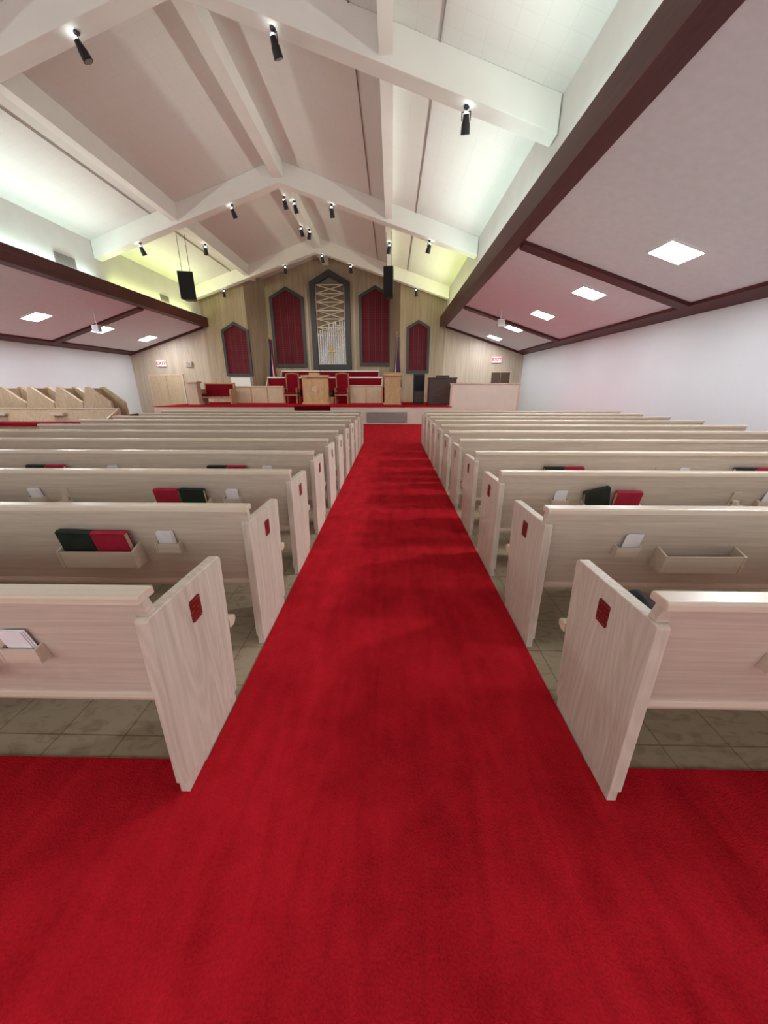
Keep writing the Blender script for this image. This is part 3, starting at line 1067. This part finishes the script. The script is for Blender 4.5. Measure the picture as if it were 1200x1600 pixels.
b = B(); box(b, -w - .03, w + .03, -.03, .11, zt - .05, zt); obj('top_rail', b, M['palewood'], r, .008)
b = B(); box(b, -w - .02, -w + .06, -.015, 0, 0, zt - .05); box(b, w - .06, w + .02, -.015, 0, 0, zt - .05); obj('stile', b, M['palewood'], r)

# pot plant by the pulpit
pc = atY(519, 608, 18.0)
r = thing('potted_plant', 'small green plant in a pot between pulpit and right chair', 'plant', (pc.x - .05, 18.0, ZS))
b = B(); tube(b, (0, 0, 0), (0, 0, .3), .1, .14, 16); obj('pot', b, M['honey'], r)
b = B()
for k in range(26):
    a = random.uniform(0, 2 * PI); e = random.uniform(.15, .45); l = random.uniform(.2, .32)
    d = Vector((math.cos(a) * e, math.sin(a) * e, 1)).normalized(); s = Vector((-math.sin(a), math.cos(a), 0)) * .03
    q = [Vector((0, 0, .3)), d * l * .5 + s + Vector((0, 0, .3)), d * l + Vector((0, 0, .3)), d * l * .5 - s + Vector((0, 0, .3))]
    b.faces.new([b.verts.new(p) for p in q])
obj('leaves', b, M['leaf'], r)

# ------------------------------------------------------------------ wall panels
def house(x0, x1, z0, z1, m=0.0):
    k0 = x1 - x0
    x0, x1, z0, z1 = x0 + m, x1 - m, z0 + m, z1 - m * 1.1
    xc = (x0 + x1) / 2; k = (x1 - x0)
    return [(x0, z0), (x1, z0), (x1, z1 - k * .27), (xc, z1), (x0, z1 - k * .27)]


def curtain(u0, u1, vt, vb, Y, lab, fr=.16):
    vm = (vt + vb) / 2
    a = atY((u0 + u1) / 2, vb, Y); c = atY((u0 + u1) / 2, vt, Y)
    xa, xb_ = atY(u0, vm, Y).x, atY(u1, vm, Y).x
    r = thing('curtain_panel', lab, 'wall panel', ((xa + xb_) / 2, Y, a.z), group='red curtain panels on the chancel wall')
    w = (xb_ - xa) / 2; h = c.z - a.z
    b = B(); ring_frame(b, house(-w, w, 0, h), house(-w, w, 0, h, fr), -.1, 0); obj('frame', b, M['darkframe'], r)
    b = B()
    pts = house(-w, w, 0, h, fr)
    prism(b, pts, 'y', -.03, -.005)
    obj('curtain', b, M['curtain'], r)
    b = B()
    k = 4
    for i in range(1, k):
        xx = -w + fr + (2 * w - 2 * fr) * i / k
        box(b, xx - .012, xx + .012, -.045, -.03, fr, h - fr - .25)
    obj('muntin', b, M['darkframe'], r)
    return r
curtain(425, 477, 448, 574, YD - .005, 'tall red curtain panel in dark frame left of the lattice feature')
curtain(561, 612, 446, 572, YD - .005, 'tall red curtain panel in dark frame right of the lattice feature')
curtain(350, 392, 503, 588, YB - .045, 'shorter red curtain panel on the left front wall by the white box', .13)
curtain(635, 671, 500, 583, YB - .045, 'shorter red curtain panel on the right front wall above the organ', .13)

# lattice feature
a = atY(517, 578, YD - .005); c = atY(517, 422, YD - .005)
w = (atY(548, 500, YD).x - atY(487, 500, YD).x) / 2
r = thing('lattice_feature', 'tall dark framed lattice feature with a cross at the centre of recess', 'wall panel', (atY(517.5, 500, YD).x, YD - .005, a.z))
h = c.z - a.z; fr = .27
b = B(); ring_frame(b, house(-w, w, 0, h), house(-w, w, 0, h, fr), -.22, 0); obj('frame', b, M['darkframe'], r)
b = B(); prism(b, house(-w, w, 0, h, fr), 'y', -.04, -.004); obj('backing', b, M['brownback'], r)
iw = w - fr
b = B()
zs0, zs1 = h * .36, h - fr - .4
NL = 6
for i in range(NL + 1):
    z = zs0 + (zs1 - zs0) * i / NL
    box(b, -iw, iw, -.10, -.06, z - .022, z + .022)
for i in range(NL):
    za = zs0 + (zs1 - zs0) * i / NL; zb_ = zs0 + (zs1 - zs0) * (i + 1) / NL
    tube(b, (-iw + .03, -.10, za), (iw - .03, -.10, zb_), .03, n=6)
    tube(b, (iw - .03, -.13, za), (-iw + .03, -.13, zb_), .03, n=6)
obj('lattice', b, M['palegold'], r)
b = B()
n = 13
for i in range(n):
    xx = -iw + .06 + (2 * iw - .12) * i / (n - 1)
    tube(b, (xx, -.085, fr), (xx, -.085, h * .38 + .55 * i / (n - 1) + .12 * (i % 3)), .06 + .02 * (i % 2), .045, 10)
obj('silver_drape', b, M['silver'], r)
b = B(); box(b, -.03, .03, -.22, -.17, fr + .05, fr + 1.0); box(b, -.2, .2, -.22, -.17, fr + .62, fr + .68); obj('cross', b, M['gold'], r)
b = B(); tube(b, (-iw + .03, -.08, fr), (-iw + .03, -.08, h - fr - .5), .03, n=6); tube(b, (iw - .03, -.08, fr), (iw - .03, -.08, h - fr - .5), .03, n=6); obj('upright', b, M['palewood'], r)
# vertical battens beside the feature
for u in (481, 554):
    p = atY(u, 500, YD)
    b = B(); box(b, p.x - .05, p.x + .05, YD - .06, YD - .001, 2.0, 6.3)
    trim(b, M['planks_pale'], 'pale vertical batten beside the lattice feature')

# white flower box left
x0, x1, zt = px(363, 393, 590, 19.75)
b = B(); box(b, x0, x1, 19.55, 19.93, ZS, zt)
o = tag(obj('planter_box', b, M['white'], None, .015), 'white box stand below the left red curtain panel', 'box')

# flags
def make_flag(u, vt, vb, Y, zb, lab, mats):
    p = atY(u, vt, Y); h = p.z - zb
    r = thing('flag', lab, 'flag', (p.x, Y, zb))
    b = B(); tube(b, (0, 0, 0), (0, 0, .08), .16, .1, 16); obj('base', b, M['gold'], r)
    b = B(); tube(b, (0, 0, .08), (0, 0, h - .08), .018, n=10); obj('pole', b, M['honey'], r)
    b = B(); tube(b, (0, 0, h - .1), (0, 0, h), .035, .005, 10); obj('finial', b, M['gold'], r)
    for q, mname in enumerate(mats):
        b = B()
        N, K = 14, 8
        rows = []
        for j in range(N + 1):
            t = j / N
            z = h * (.93 - .66 * t)
            wd = .16 + .20 * t
            row = []
            for k in range(K + 1):
                s = k / K
                g = (q + s) / len(mats)
                x = wd * (g - .35) + .03 * math.sin(5 * t + 3 * g)
                y = -.06 - .05 * math.sin(11 * g + 2 * t)
                row.append(b.verts.new((x, y, z - .30 * g * (.3 + t))))
            rows.append(row)
        for j in range(N):
            for k in range(K):
                b.faces.new([rows[j][k], rows[j][k + 1], rows[j + 1][k + 1], rows[j + 1][k]])
        obj('cloth', b, M[mname], r, smooth=True)
make_flag(421, 522, 585, 19.75, ZT, 'furled red white and blue flag on a pole left of the recess', ('blue', 'blue', 'flagred', 'flagwhite', 'flagred', 'flagred'))
make_flag(620, 517, 585, 19.75, ZT, 'furled white and blue flag on a pole right of the recess', ('blue', 'flagwhite', 'blue', 'flagred', 'blue'))

# doors and signs
def door(n, u0, u1, vt, zb, lab, mat):
    x0, x1, zt = px(u0, u1, vt, YB - .01)
    Y = YB
    b = B(); xm = (x0 + x1) / 2
    box(b, x0, xm - .015, Y - .035, Y - .003, zb, zt); box(b, xm + .015, x1, Y - .035, Y - .003, zb, zt)
    d = struct('door_%d' % n, b, mat, lab)
    b = B(); ring_frame(b, [(x0 - .08, zb), (x1 + .08, zb), (x1 + .08, zt + .08), (x0 - .08, zt + .08)], [(x0, zb + .001), (x1, zb + .001), (x1, zt), (x0, zt)], Y - .05, Y - .003); obj('door_frame', b, M['palewood'], d)
    b = B(); tube(b, (xm + .08, Y - .09, (zb + zt) / 2 - .05), (xm + .08, Y - .03, (zb + zt) / 2 - .05), .03); obj('door_handle', b, M['gold'], d)
    return d
door(1, 234, 284, 587, 0, 'pale double door in the left front wall', M['tan'])
door(2, 768, 797, 582, 0, 'dark brown door in the right front wall under the exit sign', M['brownpanel'])
for u, v, lab in ((252, 568, 'lit exit sign above the door at the left of the stage'), (776, 562, 'lit exit sign above the door at the right of the stage')):
    p = atY(u, v, YB - .05)
    r = thing('exit_sign', lab, 'sign', (p.x, YB - .002, p.z), group='lit exit signs')
    b = B(); box(b, -.24, .24, -.07, 0, -.15, .15); obj('housing', b, M['white'], r, .01)
    b = B(); box(b, -.21, .21, -.076, -.07, -.125, .125); obj('face', b, M['exit_face'], r)
    text_obj('lettering', 'EXIT', .23, (0, -.08, 0), M['exit_red'], r)
# small wall box left
p = atY(295, 569, YB - .05)
b = B(); box(b, p.x - .17, p.x + .17, YB - .09, YB - .002, p.z - .14, p.z + .14)
r = thing('wall_box', 'small beige box on the front wall right of the left exit sign', 'wall box', (0, 0, 0))
obj('housing', b, M['palewood'], r, .02)
b = B(); box(b, p.x - .11, p.x + .11, YB - .1, YB - .09, p.z - .09, p.z + .09); obj('grille', b, M['grey'], r)

# vents on the upper left wall
for (u, v, wd, hh, lab) in ((102, 408, .36, .15, 'grey slatted vent high on the upper left wall'), (257, 467, .3, .12, 'smaller far vent on the upper left wall')):
    d = ray(u, v); t = (XC - HU) / d.x
    c = Vector((XC - HU, d.y * t, H + d.z * t))
    r = thing('wall_vent', lab, 'vent', c)
    b = B(); box(b, 0, .02, -wd, wd, -hh, hh); obj('frame', b, M['grey'], r)
    b = B()
    for k in range(7):
        z = -hh + .03 + (2 * hh - .06) * k / 6
        box(b, .02, .03, -wd + .03, wd - .03, z - .008, z + .008)
    obj('slats', b, M['grey'], r)

# hanging speakers
for (u, v, w, h, rz, lab, xp) in ((294, 448, .25, .42, .25, 'black loudspeaker hung by cables from the left purlin', XC - 3.28), (608, 442, .17, .45, -.15, 'black loudspeaker hung by cables from the right purlin', XC + 3.28)):
    p = atY(u, v, 14.3)
    r = thing('hanging_speaker', lab, 'speaker', p, rz, 'black hanging loudspeakers')
    b = B(); prism(b, [(-w, -.2), (w, -.2), (w * .7, .2), (-w * .7, .2)], 'z', -h, h); obj('cabinet', b, M['black'], r, .02)
    b = B(); box(b, -w * .92, w * .92, -.215, -.2, -h * .94, h * .94); obj('grille', b, M['blackcloth'], r)
    zt = zroof(3.28) - .42 - p.z
    for x in (-w * .5, w * .5):
        b = B(); tube(b, (x, 0, h), (x, 0, zt), .008, n=6); obj('cable', b, M['black'], r)
    b = B(); box(b, -w * .6, w * .6, -.04, .04, h, h + .03); obj('bracket', b, M['grey'], r)

# white pendant speakers under the side ceilings
for (u, v, sg, lab) in ((152, 513, -1, 'small light grey speaker hung under the left side ceiling'), (782, 505, 1, 'small light grey speaker hung under the right side ceiling')):
    d = ray(u, v)
    Y = 14.0
    p = atY(u, v, Y)
    zc = zside(abs(p.x - XC))
    r = thing('pendant_speaker', lab, 'speaker', p, 0, 'light grey pendant speakers')
    b = B(); prism(b, [(-.13, -.1), (.13, -.1), (.10, .1), (-.10, .1)], 'z', -.11, .11); obj('cabinet', b, M['greybox'], r, .015)
    b = B(); box(b, -.11, .11, -.11, -.10, -.085, .085); obj('grille', b, M['grey'], r)
    b = B(); tube(b, (0, 0, .11), (0, 0, max(.14, zc - p.z)), .015, n=8); obj('stem', b, M['white'], r)

# world: dim grey (the room is closed)
w = bpy.data.worlds.new('world')
S.world = w
w.use_nodes = True
w.node_tree.nodes['Background'].inputs[0].default_value = (.5, .5, .55, 1)
w.node_tree.nodes['Background'].inputs[1].default_value = .3
